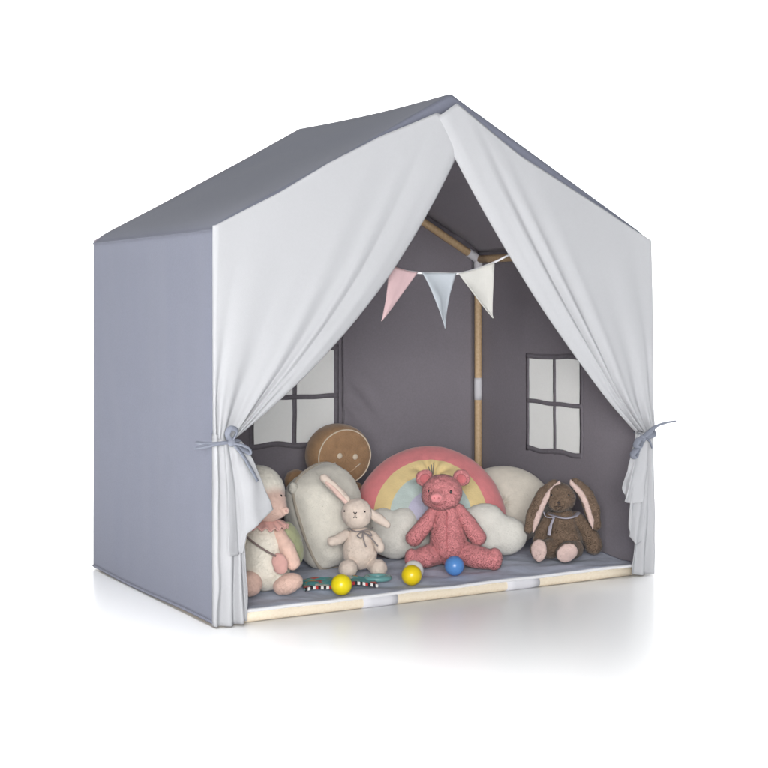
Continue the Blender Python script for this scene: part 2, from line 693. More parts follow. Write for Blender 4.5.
tie([(tl((1.168, -.048, .352), (1.19, -.050, .366), (1.215, -.046, .380), (1.25, -.044, .388), (1.284, -.042, .391)), [.007, .0085, .006, .005, .004]),
     (tl((1.168, -.050, .352), (1.152, -.058, .352), (1.140, -.060, .338), (1.152, -.060, .332), (1.166, -.052, .346)), [.006, .0075, .007, .007, .006]),
     (tl((1.160, -.052, .346), (1.142, -.060, .328), (1.130, -.060, .316), (1.138, -.060, .308), (1.154, -.054, .330)), [.006, .007, .007, .007, .006]),
     (tl((1.178, -.048, .354), (1.190, -.054, .345), (1.196, -.056, .328)), [.005, .0045, .0035]),
     (tl((1.196, .006, .362), (1.190, -.016, .362), (1.182, -.040, .358), (1.176, -.048, .356), (1.216, -.040, .360), (1.238, -.014, .362), (1.238, .008, .362)), [.006] * 7)],
    [(T(1.138, -.052, .352), (.011, .008, .010))], cr)

# frame poles and white joint sleeves ------------------------------------------------
PR = 0.0112
xi0, xi1, yi0, yi1 = 0.015, W - 0.0135, 0.016, D - 0.020


def pole(a, b, r=PR, mat=None):
    a, b = Vector(a), Vector(b)
    return tube('pole', [T(*a.lerp(b, k / 8)) for k in range(9)], r, mat or M['wood'], tent, 14)


def sleeve(a, b, r, parent=None):
    a, b = Vector(a), Vector(b)
    return tube('joint_sleeve', [T(*a.lerp(b, k / 4)) for k in range(5)], [r, r * 1.02, r * 1.02, r * 1.02, r], M['sleeve'], tent, 14)


ge = HE - 0.026
gr = HR - 0.030
for x in (xi0, xi1):
    for y in (yi0, yi1):
        pole((x, y, 0.004), (x, y, ge))
        sleeve((x, y, 0.402), (x, y, 0.468), PR * 1.07)
    pole((x, yi0, ge), (x, yi1, ge))
    for y in (yi0, yi1):
        pole((x, y, ge), (W / 2, y, gr))
        sleeve((x, y, ge - 0.05), (x, y, ge + 0.006), PR * 1.18)
        d = (Vector((W / 2, y, gr)) - Vector((x, y, ge))).normalized() * 0.04
        sleeve((x, y, ge), (x + d.x, y, ge + d.z), PR * 1.18)
pole((W / 2, yi0, gr), (W / 2, yi1, gr))
# foot rails
RR = 0.0130
pole((0.012, 0.002, RR + 0.001), (W - 0.012, 0.002, RR + 0.001), RR, M['rail_wood'])
sleeve((0.362, 0.002, RR + 0.001), (0.452, 0.002, RR + 0.001), RR * 1.055)
sleeve((0.757, 0.002, RR + 0.001), (0.852, 0.002, RR + 0.001), RR * 1.055)
for x in (xi0, xi1):
    pole((x, 0.03, 0.009), (x, yi1, 0.009), 0.008)
pole((xi0, yi1, 0.009), (xi1, yi1, 0.009), 0.008)

# ------------------------------------------------------------------ padded mat
mat_t = thing('padded_mat', 'blue grey quilted floor mat with white binding inside the tent', 'mat', (W / 2, D / 2, 0.0))


def mat_top(x, y):
    q = 0.0
    a, b = (x * 0.9 + y) * 7.2, (x - y * 0.9) * 7.2
    q = abs(math.sin(math.pi * a / 2)) ** 0.5 * abs(math.sin(math.pi * b / 2)) ** 0.5
    h = 0.022 + 0.005 * q + 0.007 * N(x * 4, y * 6, 1) + 0.0055 * N(x * 11, y * 15, 2) + 0.002 * N(x * 26, y * 30, 3)
    # front edge settles on the rail
    e = max(0, 1 - (y + 0.012) / 0.06)
    h = h * (1 - e) + (0.0312 + 0.0022 * N(x * 9, 0, 5)) * e
    return h


def mat_sheet(u, v):
    x = 0.010 + u * (W - 0.016)
    y0 = -0.004 + 0.006 * N(x * 3, 2, 0)
    y = y0 + v * (D - 0.03 - y0)
    return Vector((x, y, mat_top(x, y) - 0.003)) - TO


sheet('pad', mat_sheet, 150, 100, M['mat'], mat_t, 0.006, off=-1 if False else 0)
tube('binding', [mat_sheet(k / 120, 0) + Vector((0, -0.001, -0.0008)) for k in range(121)], 0.0042, M['binding'], mat_t, 8)

ZM = 0.027


# ------------------------------------------------------------------ bunting
def bunting():
    t = thing('bunting', 'white string of three pennant flags strung across the opening', 'bunting', (0.62, 0.05, 0.78))
    o = Vector((0.62, 0.05, 0.78))
    line = bez([(0.10, 0.020, 0.885), (0.30, 0.035, 0.83), (0.475, 0.050, 0.7755), (0.535, 0.05, 0.7635), (0.60, 0.05, 0.762),
                (0.665, 0.05, 0.7635), (0.735, 0.045, 0.783), (0.80, 0.035, 0.812), (0.95, 0.025, 0.885), (1.10, 0.018, 0.885)], 10)
    tube('string', [p - o for p in line], 0.0026, M['binding'], t, 8)
    xs = [p.x for p in line]; zs = [p.z for p in line]; ys = [p.y for p in line]

    def flag(x0, x1, tip, mat, lab, ph):
        tip = Vector(tip)

        def f(u, v):
            x = lerp(x0, x1, u)
            p = Vector((x, interp(x, xs, ys) - 0.0035, interp(x, xs, zs) + 0.001))
            w = 0.004 * (1 - v)
            q = p.lerp(tip, v)
            c = Vector((lerp(x0, x1, 0.5), interp((x0 + x1) / 2, xs, ys) - 0.0035, interp((x0 + x1) / 2, xs, zs)))
            q.y += -0.010 * math.sin(math.pi * v) * math.sin(2.6 * u + ph) + 0.003 * N(u * 3, v * 3, ph)
            return q - o
        g = sheet('flag', f, 14, 22, mat, t, 0.0022)
        g['label'] = lab
    flag(0.462, 0.540, (0.436, 0.035, 0.650), material('pink_cotton', (0.60, 0.425, 0.44), bump=0.3, bscale=500, mottle=0.03, trans=0.15), 'pink flag', 0.6)
    flag(0.552, 0.648, (0.612, 0.040, 0.632), material('pale_blue_cotton', (0.47, 0.505, 0.545), bump=0.3, bscale=500, mottle=0.03, trans=0.15), 'pale blue flag', 2.0)
    flag(0.654, 0.752, (0.748, 0.038, 0.655), material('cream_cotton', (0.585, 0.575, 0.545), bump=0.3, bscale=500, mottle=0.03, trans=0.15), 'cream flag', 3.4)


bunting()

# ------------------------------------------------------------------ soft toys
VOX = bpy.data.meshes.new('scratch')


def E(c, r, rot=(0, 0, 0)):
    return ('e', c, r if isinstance(r, (tuple, list)) else (r, r, r), rot)


def Cc(pts, rad):
    """chain of spheres through pts with radii"""
    out = []
    pts = [Vector(p) for p in pts]
    for i in range(len(pts) - 1):
        L = (pts[i + 1] - pts[i]).length
        n = max(2, int(L / (0.3 * min(rad[i], rad[i + 1]))))
        for k in range(n + 1):
            t = k / n
            out.append(E(tuple(pts[i].lerp(pts[i + 1], t)), lerp(rad[i], rad[i + 1], t)))
    return out


def blob(name, shapes, mat, parent, voxel=0.0035, smooth=5, lump=0.0015, lscale=30, fuzz=0, flen=0.0027, fwid=0.00024,
         color_fn=None, fine=0.0004):
    bm = bmesh.new()
    for s in shapes:
        _, c, r, rot = s
        mt = Matrix.Translation(Vector(c)) @ Euler(rot).to_matrix().to_4x4() @ Matrix.Diagonal((*r, 1))
        bmesh.ops.create_icosphere(bm, subdivisions=3, radius=1, matrix=mt)
    me = bpy.data.meshes.new(name + '_raw')
    bm.to_mesh(me)
    bm.free()
    o = bpy.data.objects.new('scratch', me)
    COL.objects.link(o)
    m = o.modifiers.new('remesh', 'REMESH')
    m.mode = 'VOXEL'
    m.voxel_size = voxel
    m = o.modifiers.new('smooth', 'SMOOTH')
    m.factor = 0.5
    m.iterations = smooth
    dg = bpy.context.evaluated_depsgraph_get()
    dg.update()
    out = bpy.data.meshes.new_from_object(o.evaluated_get(dg))
    bpy.data.objects.remove(o)
    bpy.data.meshes.remove(me)
    out.name = name
    sd = random.random() * 50
    for v in out.vertices:
        n = v.normal
        v.co += n * (lump * N(v.co.x * lscale + sd, v.co.y * lscale, v.co.z * lscale)
                     + fine * 3 * N(v.co.x * 110 + sd, v.co.y * 110, v.co.z * 110))
    out.update()
    mats = mat if isinstance(mat, (list, tuple)) else [mat]
    if fuzz:
        out = add_fuzz(out, fuzz, flen, fwid)
        out.name = name
    ob = link_mesh(name, out, mats, parent)
    if color_fn:
        for p in out.polygons:
            p.material_index = color_fn(p.center)
    return ob


def add_fuzz(me, density, ln, wd):
    """short pile: thin blades in the same mesh; density per m2"""
    me.calc_loop_triangles()
    nv = len(me.vertices)
    co = np.empty(nv * 3); me.vertices.foreach_get('co', co); co = co.reshape(-1, 3)
    no = np.empty(nv * 3); me.vertices.foreach_get('normal', no); no = no.reshape(-1, 3)
    nt = len(me.loop_triangles)
    tri = np.empty(nt * 3, dtype=np.int64); me.loop_triangles.foreach_get('vertices', tri); tri = tri.reshape(-1, 3)
    a, b, c = co[tri[:, 0]], co[tri[:, 1]], co[tri[:, 2]]
    ar = 0.5 * np.linalg.norm(np.cross(b - a, c - a), axis=1)
    n = int(min(70000, ar.sum() * density))
    pick = RNG.choice(nt, n, p=ar / ar.sum())
    r1, r2 = np.sqrt(RNG.random(n))[:, None], RNG.random(n)[:, None]
    w0, w1, w2 = 1 - r1, r1 * (1 - r2), r1 * r2
    t = tri[pick]
    P = co[t[:, 0]] * w0 + co[t[:, 1]] * w1 + co[t[:, 2]] * w2
    Nn = no[t[:, 0]] * w0 + no[t[:, 1]] * w1 + no[t[:, 2]] * w2
    Nn /= np.linalg.norm(Nn, axis=1)[:, None] + 1e-9
    rnd = RNG.normal(size=(n, 3)) + np.array([0, 0, -0.6])
    tg = rnd - Nn * (rnd * Nn).sum(1)[:, None]
    tg /= np.linalg.norm(tg, axis=1)[:, None] + 1e-9
    sd = np.cross(Nn, tg)
    L = ln * (0.6 + 0.8 * RNG.random(n))[:, None]
    tip = P + tg * L * 0.75 + Nn * L * 0.42
    base = P - Nn * 0.0003
    Vn = np.stack([base - sd * wd, base + sd * wd, tip], 1).reshape(-1, 3)
    V = np.concatenate([co, Vn])
    faces = [tuple(p.vertices) for p in me.polygons] + [(nv + 3 * i, nv + 3 * i + 1, nv + 3 * i + 2) for i in range(n)]
    out = bpy.data.meshes.new(me.name)
    out.from_pydata(V.tolist(), [], faces)
    out.update()
    # blades shade like the cloth they grow from
    out.polygons.foreach_set('use_smooth', [True] * len(out.polygons))
    vn = np.concatenate([no, np.repeat(Nn * 0.92 + tg * 0.08, 3, axis=0)])
    vn /= np.linalg.norm(vn, axis=1)[:, None] + 1e-9
    out.normals_split_custom_set_from_vertices(vn.tolist())
    bpy.data.meshes.remove(me)
    return out


def plush(name, col, mott=0.12, ms=70, sheen=0.35):
    k = min(1.32, 0.82 / max(col))
    col = tuple(c * k for c in col)
    return material(name, col, rough=1.0, sheen=sheen, bump=0.4, bscale=260, mottle=mott, mscale=ms, spec=0.1, trans=0.08)


FZ = 900000
black = material('black_eye', (0.015, 0.013, 0.013), rough=0.2, spec=0.5)
thread = material('dark_thread', (0.05, 0.04, 0.04), rough=0.8)
CAMROT = -0.56     # toys look roughly towards the photographer


# ---- pink pig
def pig():
    t = thing('plush_pig', 'pink plush pig sitting in front of the rainbow cushion', 'soft toy', (0.742, 0.225, ZM), CAMROT)
    pk = plush('rose_plush', (0.62, 0.235, 0.245))
    pk2 = plush('rose_inner_ear', (0.44, 0.13, 0.14))
    bd = blob('torso', Cc([(-.006, 0, .145), (-.004, -.002, .10), (0, -.004, .052)], [.030, .043, .050]) + [E((0, -.02, .055), (.042, .04, .042))], pk, t, fuzz=FZ)
    tube('seam', [(-.006 + .0015 * math.sin(k * 2), -.043 - .018 * math.sin(min(1, k / 9) * 1.7), .142 - .0085 * k) for k in range(12)], .0012, pk2, bd, 6)
    hd = blob('head', [E((-.018, -.006, .187), (.052, .047, .045)), E((-.020, -.010, .176), (.050, .046, .036)), E((-.028, -.044, .178), (.024, .02, .019))], pk, t, fuzz=FZ)
    sn = blob('snout', [E((-.032, -.063, .180), (.0165, .008, .0125), (0.1, 0, .2))], pk, hd, voxel=.002, lump=.0004)
    for s in (-1, 1):
        blob('nostril', [E((-.032 + s * .0055, -.0705, .180), (.0022, .0022, .0034))], pk2, hd, voxel=.0008, lump=0, smooth=1, fine=0)
    for x, y in ((-.050, -.040), (.004, -.050)):
        blob('eye', [E((x, y, .193), (.0032, .0028, .0048))], black, hd, voxel=.0009, lump=0, smooth=1, fine=0)
    tube('mouth', bez([(-.040, -.056, .162), (-.030, -.062, .1585), (-.018, -.058, .163)], 5), .0009, pk2, hd, 6)
    for s, x in ((-1, -.062), (1, .032)):
        e = blob('ear', [E((x, .002, .222), (.024, .012, .021), (0, s * .5, -s * .25))], pk, t, fuzz=FZ)
        blob('inner_ear', [E((x - s * .001, -.0075, .221), (.0145, .006, .0125), (0, s * .5, -s * .25))], pk2, e, voxel=.002, lump=.0003)
    blob('arm', Cc([(-.034, -.005, .142), (-.062, -.02, .105), (-.088, -.026, .075)], [.016, .021, .022]), pk, t, fuzz=FZ)
    blob('arm', Cc([(.024, -.005, .142), (.050, -.018, .108), (.072, -.024, .076)], [.017, .021, .022]), pk, t, fuzz=FZ)
    blob('leg', Cc([(-.030, -.01, .034), (-.060, -.04, .028), (-.088, -.055, .024)], [.030, .027, .022]) + [E((-.094, -.06, .027), (.018, .02, .026))], pk, t, fuzz=FZ)
    blob('leg', Cc([(.030, -.01, .036), (.070, -.045, .030), (.104, -.06, .026)], [.031, .029, .024]) + [E((.112, -.064, .029), (.020, .022, .028))], pk, t, fuzz=FZ)


pig()


# ---- small cream rabbit
def cream_rabbit():
    t = thing('plush_rabbit', 'small cream plush rabbit with thin grey bow and one ear flung out', 'soft toy', (0.488, 0.232, ZM), CAMROT)
    cm = plush('cream_plush', (0.64, 0.54, 0.47), 0.06)
    pk = plush('blush_plush', (0.60, 0.43, 0.38), 0.06)
    fz = dict(fuzz=FZ * 0.7, flen=.0014)
    blob('torso', [E((0, 0, .058), (.043, .037, .046)), E((0, 0, .088), (.034, .030, .032))], cm, t, **fz)
    h = blob('head', [E((-.008, -.008, .152), (.038, .035, .037)), E((-.006, -.016, .144), (.034, .03, .03))], cm, t, **fz)
    blob('ear', Cc([(-.030, -.004, .180), (-.062, 0, .212), (-.088, .004, .236)], [.011, .013, .0115]), cm, t, **fz)
    blob('ear', Cc([(.024, .002, .152), (.048, .0, .136), (.068, -.004, .122)], [.011, .0125, .009]), cm, t, **fz)
    blob('inner_ear', Cc([(-.032, -.012, .178), (-.060, -.009, .206), (-.080, -.006, .226)], [.005, .007, .005]), pk, t, voxel=.002)
    blob('arm', Cc([(-.032, -.008, .100), (-.050, -.022, .090), (-.066, -.03, .086)], [.012, .0135, .0135]), cm, t, **fz)
    blob('arm', Cc([(.030, -.006, .100), (.044, -.02, .084), (.050, -.028, .070)], [.011, .012, .012]), cm, t, **fz)
    for p, r in (((-.026, -.050, .023), .023), ((.046, -.030, .022), .0215)):
        blob('foot', [E(p, (r, r * 1.1, r))] + Cc([(p[0] * .6, -.01, .03), p], [.016, .017]), cm, t, **fz)
    for x, y in ((-.036, -.032), (.014, -.039)):
        blob('eye', [E((x, y, .160), (.0022, .002, .0024))], thread, h, voxel=.0007, lump=0, smooth=1, fine=0)
    tubes('nose', [([(-.013, -.047, .160), (-.009, -.0485, .156)], .0011), ([(-.005, -.048, .160), (-.009, -.0485, .156)], .0011),
                   ([(-.009, -.0485, .157), (-.009, -.0485, .149)], .0010), ([(-.013, -.0475, .146), (-.009, -.049, .149), (-.005, -.048, .146)], .0009)], thread, h, 6)
    rb = material('grey_ribbon', (0.26, 0.23, 0.23), bump=0.3)
    tubes('bow', [(bez([(-.028, -.020, .116), (-.006, -.038, .112), (.020, -.034, .116), (.032, -.010, .117)], 5), .0022),
                  (bez([(.008, -.040, .112), (.012, -.048, .092), (.018, -.050, .076)], 5), .0025),
                  (bez([(.008, -.040, .112), (.028, -.044, .098), (.046, -.046, .078)], 5), .0025),
                  (bez([(.008, -.040, .112), (-.004, -.048, .104), (.006, -.05, .098), (.009, -.042, .110)], 5), .002),
                  (bez([(.008, -.040, .112), (.026, -.05, .112), (.030, -.048, .103), (.010, -.042, .110)], 5), .002)], rb, t, 8, 0.6)


cream_rabbit()


# ---- brown rabbit
def brown_rabbit():
    t = thing('plush_rabbit', 'brown plush rabbit with long lop ears sitting against the right wall', 'soft toy', (1.050, 0.160, ZM), CAMROT)
    br = plush('brown_plush', (0.175, 0.122, 0.088), 0.2, 60)
    pk = plush('pale_pink_plush', (0.60, 0.45, 0.41), 0.06)
    rb = material('lilac_ribbon', (0.42, 0.40, 0.46), rough=0.5, bump=0.2)
    blob('torso', Cc([(0, 0, .10), (.004, -.006, .05)], [.036, .046]), br, t, fuzz=FZ)
    h = blob('head', [E((-.006, -.010, .160), (.040, .038, .040)), E((-.010, -.026, .148), (.030, .026, .024))], br, t, fuzz=FZ)
    blob('nose', [E((-.014, -.053, .153), (.004, .003, .0028))], thread, h, voxel=.0009, lump=0, smooth=1, fine=0)
    tubes('mouth', [([(-.014, -.0535, .151), (-.014, -.0525, .143)], .0009), (bez([(-.024, -.048, .141), (-.014, -.0525, .143), (-.004, -.050, .141)], 4), .0009)], thread, h, 6)
    for x, y in ((-.030, -.036), (.012, -.041)):
        blob('eye', [E((x, y, .170), (.0034, .003, .0036))], black, h, voxel=.0009, lump=0, smooth=1, fine=0)
    # lop ears: flattened, with a pale lining turned outwards along the front edge
    def ear(pts, wid, lin):
        sh = []
        pts = bez(pts, 6)
        n = len(pts)
        for i, p in enumerate(pts):
            w = interp(i / (n - 1), [0, .3, .75, 1], wid)
            d = (pts[min(i + 1, n - 1)] - pts[max(i - 1, 0)])
            ang = math.atan2(d.x, -d.z)
            sh.append(E(tuple(p), (w, .011, .012), (0, -ang, 0)))
        e = blob('ear', sh, br, t, fuzz=FZ)
        sh = []
        for i, p in enumerate(pts):
            k = i / (n - 1)
            w = interp(k, [0, .12, .5, .9, 1], lin[1])
            sh.append(E((p.x + lin[0], p.y - .0085, p.z), (w, .0055, .010)))
        blob('inner_ear', sh, pk, e, voxel=.0022, fuzz=FZ, flen=.0015)
    ear([(-.022, -.008, .196), (-.052, -.020, .168), (-.074, -.026, .124), (-.090, -.030, .080)], [.014, .018, .020, .012], (.012, [.004, .006, .0075, .007, .003]))
    ear([(.030, -.010, .200), (.056, -.020, .172), (.072, -.026, .135), (.084, -.030, .090)], [.014, .020, .022, .013], (-.010, [.004, .006, .0075, .008, .003]))
    blob('arm', Cc([(-.034, -.004, .106), (-.054, -.018, .074), (-.062, -.026, .050)], [.017, .019, .018]), br, t, fuzz=FZ)
    blob('arm', Cc([(.034, 0, .106), (.066, -.002, .070), (.080, -.006, .036)], [.019, .023, .024]), br, t, fuzz=FZ)
    # legs stretch forward so the pale soles face out
    for a, s, rr, rot in (((-.030, -.03, .032), (-.066, -.072, .034), (.0215, .009, .031), (0, 0, -.25)),
                          ((.026, -.03, .032), (.004, -.088, .031), (.030, .009, .025), (0.15, -.45, .1))):
        l = blob('leg', Cc([a, tuple(Vector(s) + Vector((0, .016, 0)))], [.026, .023]) + [E(tuple(Vector(s) + Vector((0, .008, 0))), (rr[0], .013, rr[2]), rot)], br, t, fuzz=FZ)
        blob('sole', [E(tuple(Vector(s) + Vector((0, -.004, 0))), (rr[0] * .96, rr[1], rr[2] * .96), rot)], pk, l, voxel=.0025, fuzz=FZ, flen=.0015)
    tubes('ribbon', [(bez([(-.036, -.010, .118), (-.020, -.040, .116), (.006, -.048, .113), (.030, -.036, .117), (.040, -.006, .121)], 6), .0065)], rb, t, 10, 0.3)
    tubes('ribbon_tail', [(bez([(-.026, -.046, .114), (-.036, -.056, .092), (-.040, -.060, .070)], 5), [.004] * 5 + [.006] * 6),
                          (bez([(-.026, -.046, .114), (-.046, -.048, .116), (-.052, -.044, .128)], 5), [.0045] * 11)], rb, t, 8, 0.3)


brown_rabbit()


# ---- cream lamb with pink face by the left curtain
def pouch_toy():
    t = thing('plush_lamb', 'cream plush toy with pink face and feet half behind the left curtain', 'soft toy', (0.201, 0.159, ZM), CAMROT)
    cm = plush('ivory_plush', (0.66, 0.62, 0.54), 0.05)
    pk = plush('peach_plush', (0.62, 0.43, 0.36), 0.06)
    rose = plush('dusty_rose_felt', (0.50, 0.29, 0.26), 0.06)
    olive = plush('olive_felt', (0.24, 0.25, 0.15), 0.1)
    fz = dict(fuzz=FZ * 0.7, flen=.0014)
    blob('torso', Cc([(-.012, .01, .150), (-.006, 0, .10), (-.004, 0, .062)], [.040, .052, .060]), cm, t, **fz)
    fz2 = dict(fz)
    face = plush('ivory_to_peach_plush', (0.62, 0.43, 0.36), 0.05)
    nt = face.node_tree
    pr = nt.nodes['Principled BSDF']
    tc = nt.nodes.new('ShaderNodeTexCoord')
    dot = nt.nodes.new('ShaderNodeVectorMath')
    dot.operation = 'DOT_PRODUCT'
    dot.inputs[1].default_value = (0.40, -0.45, -0.90)
    nt.links.new(tc.outputs['Object'], dot.inputs[0])
    mr = nt.nodes.new('ShaderNodeMapRange')
    mr.interpolation_type = 'SMOOTHSTEP'
    mr.inputs[1].default_value = -0.205
    mr.inputs[2].default_value = -0.170
    nt.links.new(dot.outputs['Value'], mr.inputs[0])
    mx = nt.nodes.new('ShaderNodeMix')
    mx.data_type = 'RGBA'
    mx.inputs[6].default_value = (0.79, 0.75, 0.66, 1)
    mx.inputs[7].default_value = (0.74, 0.52, 0.44, 1)
    nt.links.new(mr.outputs[0], mx.inputs[0])
    nt.links.new(mx.outputs[2], pr.inputs['Base Color'])
    h = blob('head', [E((-.020, -.004, .228), (.064, .058, .064)), E((.006, -.026, .205), (.044, .040, .042)), E((.030, -.038, .196), (.024, .022, .022))], face, t, smooth=10, **fz)
    blob('snout', [E((.046, -.048, .194), (.012, .012, .010))], pk, h, voxel=.002, lump=.0004, fuzz=FZ, flen=.0015)
    blob('nostril', [E((.052, -.059, .195), (.003, .0022, .003))], rose, h, voxel=.0009, lump=0, smooth=1, fine=0)
    for x, y, z in ((.038, -.040, .226), (-.004, -.060, .226)):
        blob('eye', [E((x, y, z), (.0028, .0028, .0034))], black, h, voxel=.0009, lump=0, smooth=1, fine=0)

    def frill(u, v):
        a = 2 * math.pi * u
        r = .030 + .022 * v
        z = .168 - .016 * v + .004 * v * math.sin(a * 17) + .003 * N(u * 9, v, 2)
        return Vector((-.004 + r * math.cos(a) * 1.08, -.010 + r * math.sin(a), z))
    sheet('frill_collar', frill, 120, 8, rose, t, 0.003)
    blob('arm', Cc([(.030, -.014, .136), (.052, -.030, .102), (.064, -.036, .074)], [.016, .019, .018]), pk, t, **fz)
    blob('arm', Cc([(-.046, -.014, .136), (-.066, -.03, .10), (-.070, -.04, .074)], [.016, .018, .018]), cm, t, **fz)
    blob('foot', [E((-.030, -.058, .029), (.0275, .026, .029))], pk, t, fuzz=FZ * .7, flen=.0015)
    blob('foot', [E((.054, -.048, .028), (.036, .028, .0235), (0, -.35, 0))], pk, t, fuzz=FZ * .7, flen=.0015)
    blob('leg', Cc([(-.02, -.02, .04), (-.030, -.045, .033)], [.027, .025]), cm, t, **fz)
    blob('leg', Cc([(.022, -.016, .036), (.042, -.036, .030)], [.027, .024]), cm, t, **fz)
    p = blob('pouch', [E((.038, -.064, .078), (.018, .010, .024), (0, -.35, 0)), E((.040, -.064, .066), (.016, .011, .014))], rose, t, voxel=.0022, lump=.0006)
    tube('strap', bez([(-.048, -.048, .142), (-.02, -.062, .122), (.010, -.068, .104), (.030, -.070, .094)], 6), .0024, material('dark_cord', (0.2, 0.15, 0.14)), p, 8)
    blob('backpack', [E((.058, .012, .110), (.024, .030, .052), (0, -.3, 0))], olive, t, voxel=.003, lump=.001)


pouch_toy()


# ---- cushions
def pillow_mesh(w, h, t, pinch=0.10, n=44, power=2.6):
    """two domed faces meeting in a seam; corners pulled out a little"""
    V, F = [], []
    def outline(a, b):
        # square grid eased towards a rounded, softly pinched outline
        k = 1 - 0.19 * (a * a) * (b * b)
        return a * k * (1 - pinch * (1 - b * b) * 0.15) * w / 2, b * k * (1 - pinch * (1 - a * a) * 0.15) * h / 2
    for s in (-1, 1):
        b0 = len(V)
        for j in range(n + 1):
            for i in range(n + 1):
                a, b = -1 + 2 * i / n, -1 + 2 * j / n
                a2, b2 = math.sin(a * math.pi / 2), math.sin(b * math.pi / 2)
                k = (1 - abs(a2) ** power) * (1 - abs(b2) ** power)
                x, z = outline(a2, b2)
                y = s * (t / 2) * max(0, k) ** 0.55
                V.append((x, y, z))
        for j in range(n):
            for i in range(n):
                q = (b0 + j * (n + 1) + i, b0 + j * (n + 1) + i + 1, b0 + (j + 1) * (n + 1) + i + 1, b0 + (j + 1) * (n + 1) + i)
                F.append(q if s < 0 else q[::-1])
    return V, F


def cream_cushion():
    t = thing('cushion', 'plump cream plush cushion with knotted corners and a seam down one side', 'cushion', (0.503, 0.398, ZM), 0.50)
    m = plush('oatmeal_plush', (0.66, 0.63, 0.56), 0.05, 60)
    md = plush('oatmeal_seam', (0.34, 0.30, 0.25), 0.06, 60)
    V, F = pillow_mesh(.225, .265, .18, .14)
    rot = Euler((R(-14), R(-13), 0)).to_matrix()
    bm = bmesh.new()
    vs = [bm.verts.new(rot @ Vector(v) + Vector((0, .02, .120))) for v in V]
    for f in F:
        bm.faces.new([vs[i] for i in f])
    bmesh.ops.remove_doubles(bm, verts=bm.verts, dist=.0003)
    me = bpy.data.meshes.new('cover')
    bm.to_mesh(me); bm.free()
    me.update()
    for v in me.vertices:
        v.co += v.normal * (.006 * N(v.co.x * 14, v.co.y * 14, v.co.z * 14) + .0028 * N(v.co.x * 38, v.co.y * 38, v.co.z * 30))
    me.update()
    me = add_fuzz(me, FZ * .6, .0014, .00025)
    c = link_mesh('cover', me, m, t)
    # piping round the seam
    n = 20
    ring = []
    sq = [(-1 + 2 * k / n, -1) for k in range(n)] + [(1, -1 + 2 * k / n) for k in range(n)] + [(1 - 2 * k / n, 1) for k in range(n)] + [(-1, 1 - 2 * k / n) for k in range(n)]
    for a, b in sq:
        a, b = math.sin(a * math.pi / 2), math.sin(b * math.pi / 2)
        k = 1 - 0.19 * a * a * b * b
        x = a * k * (1 - .14 * (1 - b * b) * .15) * .225 / 2
        z = b * k * (1 - .14 * (1 - a * a) * .15) * .265 / 2
        ring.append(rot @ Vector((x * 1.005, 0, z * 1.005)) + Vector((0, .02, .120)))
    tube('piping', ring, .0042, md, t, 8, closed=True)
    for a, b in ((-1, 1),):
        c0 = rot @ Vector((a * .089, 0, b * .105)) + Vector((0, .02, .120))
        blob('corner_knot', [E(tuple(c0), (.015, .014, .015)), E(tuple(c0 + Vector((a * .004, 0, .008))), (.0105, .0105, .0115))], m, t, fuzz=FZ, flen=.002)


cream_cushion()


def round_cushion():
    t = thing('cushion', 'round beige cushion wedged behind the rainbow and brown rabbit', 'cushion', (1.060, 0.44, ZM), -0.66)
    m = plush('beige_plush', (0.60, 0.56, 0.49), 0.05, 60)
    rot = Euler((R(-16), 0, 0)).to_matrix()
    rr, th, cz = .118, .12, .104
    V, F = [], []
    nr, na = 26, 64
    for s in (-1, 1):
        b = len(V)
        for i in range(nr + 1):
            r = math.sin(i / nr * math.pi / 2)
            for k in range(na):
                a = 2 * math.pi * k / na
                y = s * th / 2 * max(0, 1 - r ** 2.6) ** .5
                y *= 1 - .22 * math.exp(-(r / .10) ** 2)
                y += s * .0022 * math.sin(a * 11) * math.exp(-((r - .12) / .12) ** 2)
                wob = 1 + .012 * math.sin(a * 3 + 1)
                V.append(rot @ Vector((rr * 1.12 * r * math.cos(a) * wob, y, rr * .93 * r * math.sin(a))) + Vector((0, 0, cz)))
        for i in range(nr):
            for k in range(na):
                q = (b + i * na + k, b + i * na + (k + 1) % na, b + (i + 1) * na + (k + 1) % na, b + (i + 1) * na + k)
                F.append(q[::-1] if s < 0 else q)
    bm = bmesh.new()
    vs = [bm.verts.new(v) for v in V]
    for f in F:
        try:
            bm.faces.new([vs[i] for i in f])
        except ValueError:
            pass
    bmesh.ops.remove_doubles(bm, verts=bm.verts, dist=.0002)
    bmesh.ops.recalc_face_normals(bm, faces=bm.faces)
    me = bpy.data.meshes.new('cover')
    bm.to_mesh(me); bm.free()
    me = add_fuzz(me, FZ * .5, .0012, .00025)
    link_mesh('cover', me, m, t)
    c0 = rot @ Vector((0, -th / 2 * .82, 0)) + Vector((0, 0, cz))
    blob('button', [E(tuple(c0), (.006, .004, .006))], m, t, voxel=.0015, lump=0, smooth=2, fine=0)


round_cushion()


